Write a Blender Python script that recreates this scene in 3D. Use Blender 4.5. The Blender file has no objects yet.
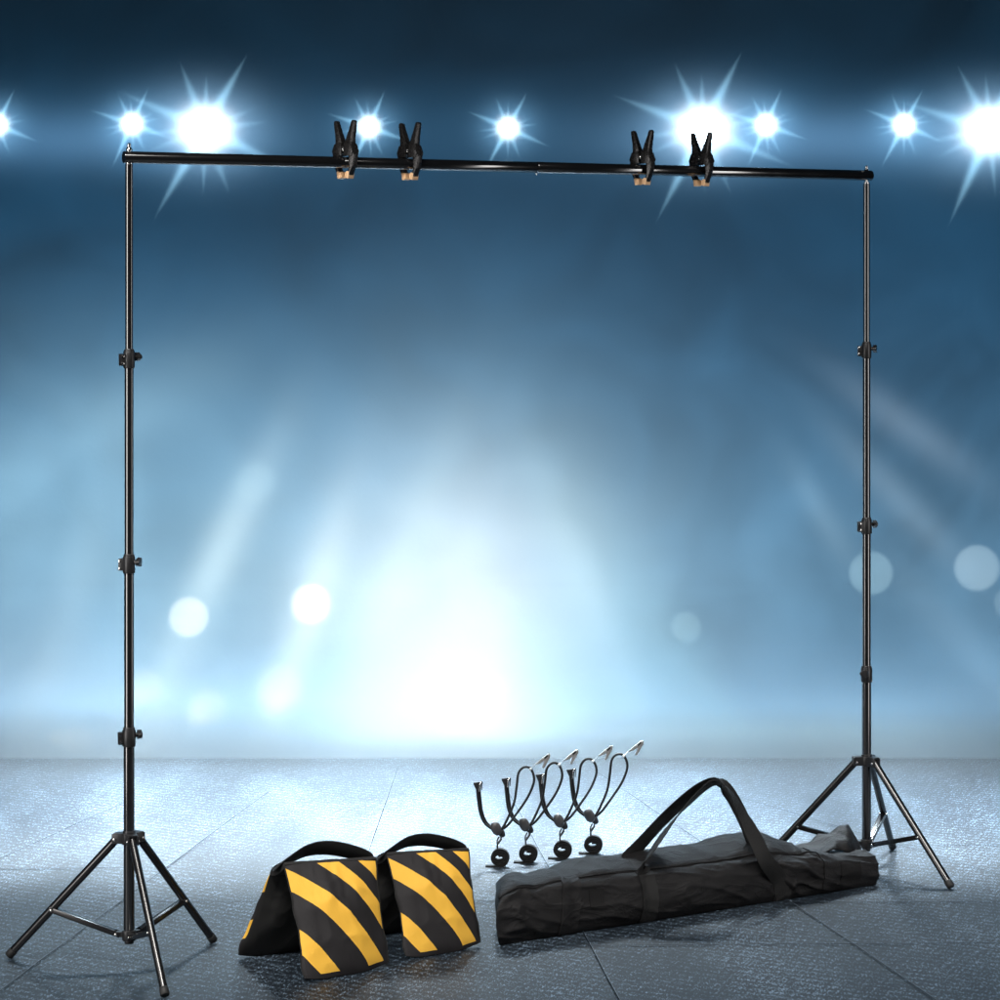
import bpy, bmesh, math, random
from mathutils import Vector, Matrix, noise
R = math.radians
random.seed(7)
sc = bpy.context.scene
C = sc.collection
V = Vector

# ------------------------------------------------------------------ camera geometry
EYE, F = 1.65, 2500.0                       # eye height (m), focal length in 1/1000 of the frame width
def at(px, py, Y):                          # a point on a sight line at depth Y
    return V(((px-500)/F*Y, Y, EYE-(py-300)/F*Y))
def gnd(px, py, z=0.0):                     # a point on the floor (or at height z)
    Y = (EYE-z)*F/(py-300)
    return V(((px-500)/F*Y, Y, z))
WALL_Y = 9.02                              # the cloth hangs just behind the floor edge
M1 = WALL_Y/F                               # metres per frame unit at the backdrop

# ------------------------------------------------------------------ materials
class NT:
    """tiny helper for node trees"""
    def __init__(s, nt): s.nt = nt; s.n = nt.nodes; s.l = nt.links
    def node(s, t, **k):
        n = s.n.new(t)
        for a, b in k.items(): setattr(n, a, b)
        return n
    def put(s, sock, val):
        if hasattr(val, 'is_output'): s.l.new(val, sock)
        elif val is not None: sock.default_value = val
    def m(s, op, a, b=None, c=None, clamp=False):
        n = s.n.new('ShaderNodeMath'); n.operation = op; n.use_clamp = clamp
        s.put(n.inputs[0], a)
        if b is not None: s.put(n.inputs[1], b)
        if c is not None: s.put(n.inputs[2], c)
        return n.outputs[0]
    def mix(s, f, a, b):
        n = s.n.new('ShaderNodeMix'); n.data_type = 'RGBA'
        s.put(n.inputs[0], f); s.put(n.inputs[6], a); s.put(n.inputs[7], b)
        return n.outputs[2]

def rgb(r, g, b): return (r, g, b, 1.0)

def mat(name, col, rough=0.5, metal=0.0, bump=0.0, bscale=200.0, var=0.0, vscale=30.0, coat=0.0, emit=None, es=0.0, weave=0.0, spec=0.5, crease=0.0):
    m = bpy.data.materials.new(name); m.use_nodes = True
    t = NT(m.node_tree); p = t.n['Principled BSDF']
    p.inputs['Base Color'].default_value = rgb(*col)
    p.inputs['Roughness'].default_value = rough
    p.inputs['Metallic'].default_value = metal
    p.inputs['Specular IOR Level'].default_value = spec
    p.inputs['Coat Weight'].default_value = coat
    p.inputs['Coat Roughness'].default_value = 0.15
    tc = t.node('ShaderNodeTexCoord')
    if emit:
        p.inputs['Emission Color'].default_value = rgb(*emit); p.inputs['Emission Strength'].default_value = es
    if var > 0:
        nz = t.node('ShaderNodeTexNoise'); nz.inputs['Scale'].default_value = vscale; nz.inputs['Detail'].default_value = 5
        t.l.new(tc.outputs['Object'], nz.inputs['Vector'])
        hi = rgb(*[min(1, c*(1+var)) for c in col]); lo = rgb(*[c*(1-var) for c in col])
        t.l.new(t.mix(nz.outputs['Fac'], lo, hi), p.inputs['Base Color'])
        t.l.new(t.m('MULTIPLY_ADD', nz.outputs['Fac'], 0.16, rough-0.08), p.inputs['Roughness'])
    if bump > 0:
        nb = t.node('ShaderNodeTexNoise'); nb.inputs['Scale'].default_value = bscale; nb.inputs['Detail'].default_value = 3
        t.l.new(tc.outputs['Object'], nb.inputs['Vector'])
        h = nb.outputs['Fac']
        if weave > 0:
            wv = t.node('ShaderNodeTexWave'); wv.inputs['Scale'].default_value = weave; wv.bands_direction = 'Z'
            wu = t.node('ShaderNodeTexWave'); wu.inputs['Scale'].default_value = weave; wu.bands_direction = 'X'
            t.l.new(tc.outputs['Object'], wv.inputs['Vector']); t.l.new(tc.outputs['Object'], wu.inputs['Vector'])
            h = t.m('ADD', h, t.m('MULTIPLY', t.m('ADD', wv.outputs['Fac'], wu.outputs['Fac']), 0.35))
        b = t.node('ShaderNodeBump'); b.inputs['Strength'].default_value = bump; b.inputs['Distance'].default_value = 0.002
        if crease > 0:
            mc = t.node('ShaderNodeMapping'); mc.inputs['Scale'].default_value = (9, 16, 22); mc.inputs['Rotation'].default_value = (0.2, 0.5, 0.3); t.l.new(tc.outputs['Object'], mc.inputs['Vector'])
            nc = t.node('ShaderNodeTexNoise'); nc.inputs['Scale'].default_value = 1.0; nc.inputs['Detail'].default_value = 3; nc.inputs['Distortion'].default_value = 0.8; t.l.new(mc.outputs[0], nc.inputs['Vector'])
            rg = t.m('POWER', t.m('SUBTRACT', 1.0, t.m('MULTIPLY', t.m('ABSOLUTE', t.m('SUBTRACT', nc.outputs['Fac'], 0.5)), 2.0)), 8.0)
            b2 = t.node('ShaderNodeBump'); b2.inputs['Strength'].default_value = crease; b2.inputs['Distance'].default_value = 0.006
            t.l.new(t.m('ADD', rg, nc.outputs['Fac']), b2.inputs['Height']); t.l.new(b2.outputs['Normal'], b.inputs['Normal'])
        t.l.new(h, b.inputs['Height']); t.l.new(b.outputs['Normal'], p.inputs['Normal'])
    return m

M = {}
M['black_metal'] = mat('black_metal', (0.008, 0.008, 0.0085), 0.16, 0, 0.0, 900, 0.15, 14)
M['black_metal'].node_tree.nodes['Principled BSDF'].inputs['IOR'].default_value = 2.2
M['leg_metal'] = mat('leg_metal', (0.008, 0.008, 0.0085), 0.24)
M['leg_metal'].node_tree.nodes['Principled BSDF'].inputs['IOR'].default_value = 1.65
M['chrome']      = mat('chrome', (0.80, 0.79, 0.77), 0.18, 1.0)
M['plastic']     = mat('black_plastic', (0.016, 0.016, 0.017), 0.34, 0, 0.12, 500, 0.3, 90)
M['clamp']       = mat('clamp_nylon', (0.016, 0.015, 0.015), 0.26, 0, 0.25, 350, 0.3, 90)
M['toggle']      = mat('toggle_plastic', (0.045, 0.045, 0.047), 0.35, 0, 0.1, 500)
M['nickel']      = mat('nickel_plate', (0.80, 0.79, 0.77), 0.34, 0.85, 0.2, 600, 0.2, 200)
M['orange']      = mat('orange_pad', (1.0, 0.58, 0.32), 0.4, 0, 0.1, 300, 0.15, 150)
M['rubber']      = mat('rubber', (0.012, 0.012, 0.012), 0.6)
M['nylon']       = mat('black_nylon', (0.0082, 0.0078, 0.0084), 0.58, 0, 0.35, 420, 0.25, 25, weave=260, spec=0.28, crease=0.25)
M['nylon_dull']  = mat('black_lining', (0.013, 0.013, 0.013), 0.75, 0, 0.3, 420, 0.2, 25, spec=0.3)
M['webbing']     = mat('webbing', (0.011, 0.011, 0.011), 0.62, 0, 0.5, 600, 0.2, 60, weave=420, spec=0.35)
M['velcro']      = mat('velcro', (0.0085, 0.0082, 0.0086), 0.8, 0, 0.6, 800, spec=0.25)
M['cord']        = mat('elastic_cord', (0.012, 0.012, 0.012), 0.5, 0, 0.4, 900, spec=0.35)
M['coil']        = mat('strap_fabric', (0.010, 0.010, 0.010), 0.8, 0, 0.5, 700, spec=0.2)
M['housing']     = mat('lamp_housing', (0.02, 0.02, 0.022), 0.5, 0, 0.1, 200)
M['lens']        = mat('lamp_lens', (0.9, 0.95, 1.0), 0.3, emit=(0.86, 0.95, 1.0), es=6.0)
M['backdrop']    = mat('backdrop_cloth', (0.06, 0.06, 0.06), 1.0, 0, 0.15, 60, 0.03, 2.0, spec=0.0)

def striped():
    m = bpy.data.materials.new('striped_canvas'); m.use_nodes = True
    t = NT(m.node_tree); p = t.n['Principled BSDF']
    uv = t.node('ShaderNodeUVMap'); sp = t.node('ShaderNodeSeparateXYZ'); t.l.new(uv.outputs['UV'], sp.inputs[0])
    tc = t.node('ShaderNodeTexCoord')
    u, v = sp.outputs[0], sp.outputs[1]
    d = t.m('SUBTRACT', u, v)
    bul = t.m('MULTIPLY', t.m('SUBTRACT', 1.0, t.m('MULTIPLY', d, d)), 0.17)
    s = t.m('SUBTRACT', t.m('ADD', u, v), bul)
    nz = t.node('ShaderNodeTexNoise'); nz.inputs['Scale'].default_value = 40; t.l.new(tc.outputs['Object'], nz.inputs['Vector'])
    s = t.m('ADD', s, t.m('MULTIPLY', t.m('SUBTRACT', nz.outputs['Fac'], 0.5), 0.012))
    y = None
    for a, b in ((0.055, 0.297), (0.69, 0.95), (1.235, 1.43), (1.62, 3.0)):
        k = t.m('MULTIPLY', t.m('GREATER_THAN', s, a), t.m('LESS_THAN', s, b))
        y = k if y is None else t.m('ADD', y, k)
    for sock, op, val in ((v, 'GREATER_THAN', 0.035), (v, 'LESS_THAN', 0.985), (u, 'GREATER_THAN', 0.0), (u, 'LESS_THAN', 1.01)):
        y = t.m('MULTIPLY', y, t.m(op, sock, val))
    fn = t.node('ShaderNodeTexNoise'); fn.inputs['Scale'].default_value = 18; fn.inputs['Detail'].default_value = 6
    t.l.new(tc.outputs['Object'], fn.inputs['Vector'])
    yc = t.mix(fn.outputs['Fac'], rgb(0.72, 0.395, 0.042), rgb(0.84, 0.47, 0.058))
    bc = t.mix(fn.outputs['Fac'], rgb(0.0105, 0.0095, 0.0105), rgb(0.0165, 0.015, 0.0165))
    t.l.new(t.mix(y, bc, yc), p.inputs['Base Color'])
    p.inputs['Roughness'].default_value = 0.68
    p.inputs['Specular IOR Level'].default_value = 0.28
    wv = t.node('ShaderNodeTexNoise'); wv.inputs['Scale'].default_value = 420
    t.l.new(tc.outputs['Object'], wv.inputs['Vector'])
    b = t.node('ShaderNodeBump'); b.inputs['Strength'].default_value = 0.3; b.inputs['Distance'].default_value = 0.0015
    t.l.new(t.m('ADD', wv.outputs['Fac'], t.m('MULTIPLY', y, 0.6)), b.inputs['Height']); t.l.new(b.outputs['Normal'], p.inputs['Normal'])
    return m
M['striped'] = striped()

def floor_mat():
    m = bpy.data.materials.new('granular_slab'); m.use_nodes = True
    t = NT(m.node_tree); p = t.n['Principled BSDF']
    tc = t.node('ShaderNodeTexCoord')
    mp = t.node('ShaderNodeMapping'); mp.inputs['Scale'].default_value = (1.0, 0.27, 1.0); mp.inputs['Rotation'].default_value = (0, 0, R(14))
    t.l.new(tc.outputs['Object'], mp.inputs['Vector'])
    def nz(scale, det, rough=0.5, v=mp.outputs[0]):
        n = t.node('ShaderNodeTexNoise'); n.inputs['Scale'].default_value = scale; n.inputs['Detail'].default_value = det
        n.inputs['Roughness'].default_value = rough; t.l.new(v, n.inputs['Vector']); return n.outputs['Fac']
    grit = nz(210, 3, 0.75); fine = nz(430, 2, 0.6)
    m1 = t.node('ShaderNodeMapping'); m1.inputs['Rotation'].default_value = (0, 0, R(-66)); t.l.new(tc.outputs['Object'], m1.inputs['Vector'])
    m2 = t.node('ShaderNodeMapping'); m2.inputs['Scale'].default_value = (9, 150, 1); t.l.new(m1.outputs[0], m2.inputs['Vector'])
    brush = nz(1.0, 2, 0.6, m2.outputs[0]); patch = nz(3.2, 5, 0.55)
    # rows of the rubbed surface
    wv = t.node('ShaderNodeTexWave'); wv.inputs['Scale'].default_value = 9; wv.inputs['Distortion'].default_value = 3.5
    wv.inputs['Detail'].default_value = 3; wv.inputs['Detail Scale'].default_value = 4
    mr = t.node('ShaderNodeMapping'); mr.inputs['Rotation'].default_value = (0, 0, R(-62)); t.l.new(tc.outputs['Object'], mr.inputs['Vector'])
    t.l.new(mr.outputs[0], wv.inputs['Vector'])
    g = t.m('ADD', t.m('ADD', t.m('MULTIPLY', grit, 0.50), t.m('MULTIPLY', fine, 0.30)), t.m('MULTIPLY', brush, 0.20))
    g = t.m('ADD', g, t.m('MULTIPLY', t.m('SUBTRACT', wv.outputs['Fac'], 0.5), 0.05))
    cr = t.node('ShaderNodeValToRGB'); e = cr.color_ramp.elements
    e[0].position = 0.44; e[0].color = rgb(0.002, 0.0045, 0.008)
    e[1].position = 0.60; e[1].color = rgb(0.165, 0.235, 0.31)
    k = cr.color_ramp.elements.new(0.53); k.color = rgb(0.0105, 0.018, 0.027)
    t.l.new(t.m('ADD', g, t.m('MULTIPLY', t.m('SUBTRACT', patch, 0.5), 0.14)), cr.inputs[0])
    t.l.new(cr.outputs[0], p.inputs['Base Color'])
    p.inputs['Roughness'].default_value = 0.5
    t.l.new(t.m('MULTIPLY_ADD', patch, 0.3, 0.38), p.inputs['Roughness'])
    p.inputs['Specular IOR Level'].default_value = 0.5
    b = t.node('ShaderNodeBump'); b.inputs['Strength'].default_value = 0.28; b.inputs['Distance'].default_value = 0.0014
    t.l.new(t.m('ADD', g, t.m('MULTIPLY', wv.outputs['Fac'], 0.16)), b.inputs['Height']); t.l.new(b.outputs['Normal'], p.inputs['Normal'])
    return m
M['floor'] = floor_mat()
M['joint'] = mat('joint_dark', (0.006, 0.010, 0.014), 0.8, 0, 0.2, 100, spec=0.1)  # dark line of the slab joints
M['joint_rim'] = mat('joint_pale_edge', (0.11, 0.14, 0.17), 0.6, 0, 0.2, 100, 0.5, 12)  # paler line along one side of each joint

# ------------------------------------------------------------------ mesh helpers
class MB:
    def __init__(s): s.v = []; s.f = []; s.mi = []; s.uv = {}
    def add(s, vs, fs, mi=0):
        o = len(s.v); s.v += [V(v) for v in vs]
        for f in fs: s.f.append([i+o for i in f]); s.mi.append(mi)
    def tube(s, pts, r, n=12, cap=True, flat=1.0, up=None):
        """round tube along pts; r number or list; flat squashes the 2nd axis"""
        pts = [V(p) for p in pts]; N = len(pts)
        rs = r if isinstance(r, (list, tuple)) else [r]*N
        T = []
        for i in range(N):
            d = pts[min(i+1, N-1)]-pts[max(i-1, 0)]
            T.append(d.normalized())
        a = up if up else (V((0, 0, 1)) if abs(T[0].z) < 0.9 else V((1, 0, 0)))
        u = (a - T[0]*a.dot(T[0])).normalized(); vs = []
        for i in range(N):
            u = (u - T[i]*u.dot(T[i])).normalized(); w = T[i].cross(u)
            for k in range(n):
                q = 2*math.pi*k/n
                vs.append(pts[i]+u*math.cos(q)*rs[i]+w*math.sin(q)*rs[i]*flat)
        fs = []
        for i in range(N-1):
            for k in range(n):
                k2 = (k+1) % n
                fs.append([i*n+k, i*n+k2, (i+1)*n+k2, (i+1)*n+k])
        if cap:
            fs.append(list(range(n))[::-1]); fs.append([(N-1)*n+k for k in range(n)])
        s.add(vs, fs)
    def cyl(s, a, b, r0, r1=None, n=20, bev=0.0):
        a, b = V(a), V(b); r1 = r0 if r1 is None else r1
        if bev > 0:
            d = (b-a).normalized()
            s.tube([a, a+d*bev*0.3, a+d*bev, b-d*bev, b-d*bev*0.3, b], [r0-bev, r0-bev*0.3, r0, r1, r1-bev*0.3, r1-bev], n)
        else: s.tube([a, b], [r0, r1], n)
    def box(s, c, size, rot=None, bev=0.0):
        b = bmesh.new(); bmesh.ops.create_cube(b, size=1.0)
        bmesh.ops.scale(b, vec=V(size), verts=b.verts)
        if bev > 0: bmesh.ops.bevel(b, geom=b.edges[:], offset=bev, segments=2, profile=0.6, affect='EDGES')
        if rot is not None: bmesh.ops.transform(b, matrix=rot.to_4x4(), verts=b.verts)
        b.verts.index_update()
        s.add([v.co+V(c) for v in b.verts], [[v.index for v in f.verts] for f in b.faces]); b.free()
    def ball(s, c, r, sub=3, sc_=(1, 1, 1)):
        b = bmesh.new(); bmesh.ops.create_icosphere(b, subdivisions=sub, radius=1.0)
        b.verts.index_update()
        s.add([V((v.co.x*r*sc_[0], v.co.y*r*sc_[1], v.co.z*r*sc_[2]))+V(c) for v in b.verts], [[v.index for v in f.verts] for f in b.faces]); b.free()
    def ribbon(s, pts, wid, thick, side):
        """strap: pts centre line, side = width directions (list or vector), rounded edges"""
        pts = [V(p) for p in pts]; N = len(pts); vs = []
        prof = [(-.5, -.25), (-.46, -.5), (.46, -.5), (.5, -.25), (.5, .25), (.46, .5), (-.46, .5), (-.5, .25)]
        ws = wid if isinstance(wid, (list, tuple)) else [wid]*N
        for i in range(N):
            T = (pts[min(i+1, N-1)]-pts[max(i-1, 0)]).normalized()
            sd = V(side[i]) if isinstance(side, list) else V(side)
            sd = (sd-T*sd.dot(T)).normalized(); nn = T.cross(sd)
            for a, b in prof: vs.append(pts[i]+sd*a*ws[i]+nn*b*thick)
        k = len(prof); fs = []
        for i in range(N-1):
            for j in range(k):
                j2 = (j+1) % k; fs.append([i*k+j, i*k+j2, (i+1)*k+j2, (i+1)*k+j])
        fs.append(list(range(k))[::-1]); fs.append([(N-1)*k+j for j in range(k)])
        s.add(vs, fs)
    def prism(s, outline, axis_o, ax, ay, az, depth, bev=0.0):
        """2-D outline (list of (x,z)) in plane ax, az, extruded along ay by depth, centred"""
        b = bmesh.new()
        vs = [b.verts.new(V(axis_o)+V(ax)*x+V(az)*z-V(ay)*depth/2) for x, z in outline]
        f = b.faces.new(vs)
        r = bmesh.ops.extrude_face_region(b, geom=[f])
        bmesh.ops.translate(b, vec=V(ay)*depth, verts=[g for g in r['geom'] if isinstance(g, bmesh.types.BMVert)])
        bmesh.ops.recalc_face_normals(b, faces=b.faces)
        if bev > 0:
            bmesh.ops.bevel(b, geom=b.edges[:], offset=bev, segments=2, profile=0.6, affect='EDGES', clamp_overlap=True)
        b.verts.index_update()
        s.add([v.co for v in b.verts], [[v.index for v in q.verts] for q in b.faces]); b.free()
    def build(s, name, m, parent=None, smooth=True, loc=None, ang=40, recalc=True):
        me = bpy.data.meshes.new(name)
        me.from_pydata([tuple(v) for v in s.v], [], s.f)
        ms = m if isinstance(m, list) else [m]
        for q in ms: me.materials.append(q)
        for p, k in zip(me.polygons, s.mi): p.material_index = k
        if s.uv:
            l = me.uv_layers.new(name='UVMap')
            for lp in me.loops: l.data[lp.index].uv = s.uv.get(lp.vertex_index, (0.5, 0.0))
        if recalc:
            b = bmesh.new(); b.from_mesh(me); bmesh.ops.recalc_face_normals(b, faces=b.faces); b.to_mesh(me); b.free()
        if smooth:
            for p in me.polygons: p.use_smooth = True
            me.set_sharp_from_angle(angle=R(ang))
        o = bpy.data.objects.new(name, me); C.objects.link(o)
        if parent: o.parent = parent
        if loc is not None: o.location = loc
        return o

def build_each(mb, name, m, parent):
    """every loose piece of mb becomes an object of its own"""
    par = list(range(len(mb.v)))
    def find(i):
        while par[i] != i: par[i] = par[par[i]]; i = par[i]
        return i
    for f in mb.f:
        for k in f[1:]: par[find(k)] = find(f[0])
    groups = {}
    for f in mb.f: groups.setdefault(find(f[0]), []).append(f)
    for fs in groups.values():
        ids = sorted({i for f in fs for i in f}); c = sum((mb.v[i] for i in ids), V())/len(ids); mp = {i: k for k, i in enumerate(ids)}
        b = MB(); b.add([mb.v[i]-c for i in ids], [[mp[i] for i in f] for f in fs]); b.build(name, m, parent, loc=c)
def tag(o, label=None, cat=None, group=None, kind=None):
    for k, v in (('label', label), ('category', cat), ('group', group), ('kind', kind)):
        if v: o[k] = v
    return o
def empty(name, loc, rz=0.0, **k):
    o = bpy.data.objects.new(name, None); C.objects.link(o); o.location = loc; o.rotation_euler = (0, 0, rz)
    o.empty_display_size = 0.1
    return tag(o, **k)
def copy_tree(o, parent=None):
    c = o.copy(); C.objects.link(c)
    if parent: c.parent = parent
    for ch in list(o.children): copy_tree(ch, c)
    return c
def crom(P, n=8):
    """Catmull-Rom through P"""
    P = [V(p) for p in P]; out = []
    for i in range(len(P)-1):
        p0 = P[i-1] if i else P[0]*2-P[1]; p1, p2 = P[i], P[i+1]
        p3 = P[i+2] if i+2 < len(P) else P[-1]*2-P[-2]
        for k in range(n):
            t = k/n
            out.append(0.5*((2*p1)+(p2-p0)*t+(2*p0-5*p1+4*p2-p3)*t*t+(3*p1-p0-3*p2+p3)*t**3))
    out.append(P[-1]); return out
def lerp(tab, x):
    for (a, va), (b, vb) in zip(tab, tab[1:]):
        if x <= b:
            k = (x-a)/(b-a); k = max(0, min(1, k)); k = k*k*(3-2*k); return va+(vb-va)*k
    return tab[-1][1]

# ------------------------------------------------------------------ setting: floor and backdrop
fl = MB(); fl.box((0, 5.5, -0.06), (14, 7.0, 0.12))
floor = fl.build('floor', M['floor'], smooth=False); tag(floor, kind='structure')
jm, jr = MB(), MB()
def joint(a, b, w=0.0026, rim=0.0016):
    A, B = gnd(*a), gnd(*b); d = (B-A).normalized(); n = V((-d.y, d.x, 0))
    N = 40; pts = []
    for i in range(N+1):
        p = A.lerp(B, i/N); j = noise.noise(p*3.1)*0.0025
        pts.append(p+n*j)
    for mb, off, ww, z in ((jm, 0, w, 0.004), (jr, w*0.5+rim*0.5, rim, 0.0044)):
        vs = []; fs = []
        for i, p in enumerate(pts):
            k = ww*(0.55+0.9*abs(noise.noise(p*9.0+V((off*900, 0, 0)))))
            q = p+n*off
            vs += [q-n*k/2+V((0, 0, z)), q+n*k/2+V((0, 0, z))]
        for i in range(N): fs.append([2*i, 2*i+1, 2*i+3, 2*i+2])
        mb.add(vs, fs)
joint((-40, 1022), (268, 793)); joint((340, 935), (398, 768)); joint((508, 792), (640, 1041))
joint((590, 768), (1060, 1085)); joint((-60, 870), (140, 869), 0.005); joint((120, 903), (560, 902), 0.005)
joint((588, 947), (1040, 944), 0.0042); joint((790, 903), (1060, 903), 0.0042); joint((430, 846), (600, 846), 0.0045)
joint((880, 846), (1060, 846), 0.005); joint((-30, 873), (125, 803)); joint((640, 768), (1080, 900), 0.003)
jm.build('joint', M['joint'], floor, smooth=False); jr.build('joint_edge', M['joint_rim'], floor, smooth=False)

bd = MB()
def wy(x): return WALL_Y
bd.add([(-8, WALL_Y, -1.4), (8, WALL_Y, -1.4), (8, WALL_Y, 5.5), (-8, WALL_Y, 5.5), (-8, WALL_Y+.08, -1.4), (8, WALL_Y+.08, -1.4), (8, WALL_Y+.08, 5.5), (-8, WALL_Y+.08, 5.5)],
       [[0, 1, 2, 3], [7, 6, 5, 4], [0, 4, 5, 1], [1, 5, 6, 2], [2, 6, 7, 3], [3, 7, 4, 0]])
tag(bd.build('backdrop', M['backdrop'], smooth=False), kind='structure')

# low bank of stage mist lying along the foot of the cloth
mm = bpy.data.materials.new('stage_mist'); mm.use_nodes = True
nt = mm.node_tree; nt.nodes.remove(nt.nodes['Principled BSDF'])
pv = nt.nodes.new('ShaderNodeVolumePrincipled'); pv.inputs['Color'].default_value = (0.33, 0.375, 0.41, 1); pv.inputs['Density'].default_value = 0.9; pv.inputs['Anisotropy'].default_value = 0.0
nt.links.new(pv.outputs[0], nt.nodes['Material Output'].inputs['Volume'])
mi_ = MB()                                               # thins out towards the camera and upwards
K = 14; prof = [(7.8+1.2*i/K, 0.006+0.62*(i/K)**2.4) for i in range(K+1)]
vs = [(x, y, z) for x in (-5.5, 5.5) for y, z in prof+[(9.0, 0.005)]]; n_ = K+2
mi_.add(vs, [list(range(n_)), list(range(n_, 2*n_))[::-1]]+[[i, i+n_, (i+1) % n_+n_, (i+1) % n_] for i in range(n_)])
tag(mi_.build('mist', mm, smooth=False), kind='stuff')

# ------------------------------------------------------------------ tripod stand
Z1, Z2, Z3 = 0.568, 0.997, 1.505
HUB, LOW, TOP = 0.318, 0.078, 1.986
def make_stand():
    root = empty('tripod_stand', (0, 0, 0))
    rad = [0.0134, 0.0122, 0.0111, 0.0096]
    for (a, b), r in zip(((LOW-0.012, Z1), (Z1, Z2), (Z2, Z3), (Z3, TOP)), rad):
        m = MB(); m.cyl((0, 0, a), (0, 0, b), r, n=28); m.build('pole', M['black_metal'], root)
    # spigot that carries the crossbar
    m = MB(); m.cyl((0, 0, TOP), (0, 0, TOP+0.006), 0.0085, n=20, bev=0.001); m.cyl((0, 0, TOP+0.006), (0, 0, TOP+0.034), 0.004)
    m.tube([(0, 0, TOP+0.034), (0, 0, TOP+0.036), (0, 0, TOP+0.041), (0, 0, TOP+0.043), (0, 0, TOP+0.050), (0, 0, TOP+0.053)], [0.008, 0.0085, 0.0060, 0.0042, 0.0046, 0.002], 16)
    m.build('spigot', M['chrome'], root)
    # three clamping collars
    for z, r, ang in ((Z1, 0.0134, 165), (Z2, 0.0122, 178), (Z3, 0.0111, 190)):
        m = MB(); m.cyl((0, 0, -0.024), (0, 0, 0.018), r+0.0032, n=28, bev=0.002)
        m.cyl((0, 0, 0.012), (0, 0, 0.024), r+0.0026, r+0.0008, n=28, bev=0.0015)
        m.box((r+0.007, 0.005, -0.003), (0.014, 0.0050, 0.030), None, 0.0015); m.box((r+0.007, -0.005, -0.003), (0.014, 0.0050, 0.030), None, 0.0015)
        c = m.build('collar', M['plastic'], root, loc=(0, 0, z)); c.rotation_euler = (0, 0, R(ang))
        m = MB()
        for zz in (-0.012, 0.006):
            m.cyl((r+0.0095, 0.0072, zz), (r+0.0095, 0.0100, zz), 0.0032, n=14, bev=0.0008); m.cyl((r+0.0095, -0.0100, zz), (r+0.0095, -0.0072, zz), 0.0032, n=14, bev=0.0008)
        m.cyl((0, -r-0.0050, -0.020), (0, -r-0.0030, -0.020), 0.003, n=14)
        build_each(m, 'bolt', M['chrome'], c)
        m = MB(); m.cyl((-r-0.002, 0, 0.004), (-r-0.012, 0, 0.004), 0.0055, n=18)
        k = 10
        prof = [(0.0125*(1+0.16*math.cos(3*2*math.pi*i/24))*math.cos(2*math.pi*i/24), 0.0105*(1+0.16*math.cos(3*2*math.pi*i/24))*math.sin(2*math.pi*i/24)) for i in range(24)]
        m.prism(prof, (-r-0.0130, 0, 0.004), (0, 1, 0), (1, 0, 0), (0, 0, 1), 0.0105, 0.0015)
        m.build('knob', M['plastic'], c)
    # leg hub: collar with three lugs
    angs = [R(167), R(-66), R(50)]
    m = MB(); m.cyl((0, 0, HUB-0.016), (0, 0, HUB+0.012), 0.0185, n=28, bev=0.002); m.cyl((0, 0, HUB+0.010), (0, 0, HUB+0.018), 0.0165, 0.0150, n=28, bev=0.001)
    for a in angs:
        d = V((math.cos(a), math.sin(a), 0)); t = V((-d.y, d.x, 0))
        Mx = Matrix((d, t, V((0, 0, 1)))).transposed()
        for sg in (-1, 1): m.box(d*0.026+t*sg*0.0115+V((0, 0, HUB-0.002)), (0.030, 0.0045, 0.024), Mx, 0.002)
        m.box(d*0.024+V((0, 0, HUB+0.0095)), (0.026, 0.027, 0.005), Mx, 0.0015)
    h = m.build('leg_hub', M['plastic'], root)
    m = MB()
    for a in angs:
        d = V((math.cos(a), math.sin(a), 0)); t = V((-d.y, d.x, 0))
        for sg in (-1, 1): m.cyl(d*0.033+t*sg*0.0135+V((0, 0, HUB-0.004)), d*0.033+t*sg*0.0165+V((0, 0, HUB-0.004)), 0.0038, n=14, bev=0.001)
    build_each(m, 'rivet', M['chrome'], h)
    m = MB(); m.cyl((0, 0, LOW-0.014), (0, 0, LOW+0.012), 0.0175, n=28, bev=0.002); m.cyl((0, 0, LOW-0.022), (0, 0, LOW-0.014), 0.012, n=24, bev=0.001)
    for a in angs:
        d = V((math.cos(a), math.sin(a), 0)); t = V((-d.y, d.x, 0)); Mx = Matrix((d, t, V((0, 0, 1)))).transposed()
        m.box(d*0.022+V((0, 0, LOW)), (0.022, 0.013, 0.014), Mx, 0.002)
    h2 = m.build('brace_hub', M['plastic'], root)
    m = MB()
    for a in angs:
        d = V((math.cos(a), math.sin(a), 0)); t = V((-d.y, d.x, 0))
        for sg in (-1, 1): m.cyl(d*0.031+t*sg*0.010+V((0, 0, LOW)), d*0.031+t*sg*0.0125+V((0, 0, LOW)), 0.0036, n=14, bev=0.001)
    build_each(m, 'rivet', M['chrome'], h2)
    for a, rf in zip(angs, (0.318, 0.312, 0.285)):
        d = V((math.cos(a), math.sin(a), 0)); t = V((-d.y, d.x, 0))
        p0 = d*0.030+V((0, 0, HUB-0.002)); p1 = d*rf+V((0, 0, 0.010))
        m = MB(); m.tube([p0, p1], 0.0105, 20, flat=0.92); lg = m.build('leg', M['leg_metal'], root)
        e = (p1-p0).normalized()
        m = MB(); m.tube([p1-e*0.016, p1-e*0.015, p1+e*0.002, p1+e*0.004], [0.0108, 0.0116, 0.0116, 0.0100], 18); m.build('rubber_foot', M['rubber'], lg)
        q = p0.lerp(p1, 0.60)
        m = MB(); b0 = d*0.028+V((0, 0, LOW)); b1 = q+V((0, 0, -0.004))
        bd_ = (b1-b0); L = bd_.length; bx = bd_.normalized(); bz = t.cross(bx)*-1
        Mx = Matrix((bx, t, bx.cross(t))).transposed()
        cc = (b0+b1)/2
        for sg in (-1, 1): m.box(cc+t*sg*0.0078, (L+0.014, 0.0022, 0.013), Mx, 0.0007)
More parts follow.
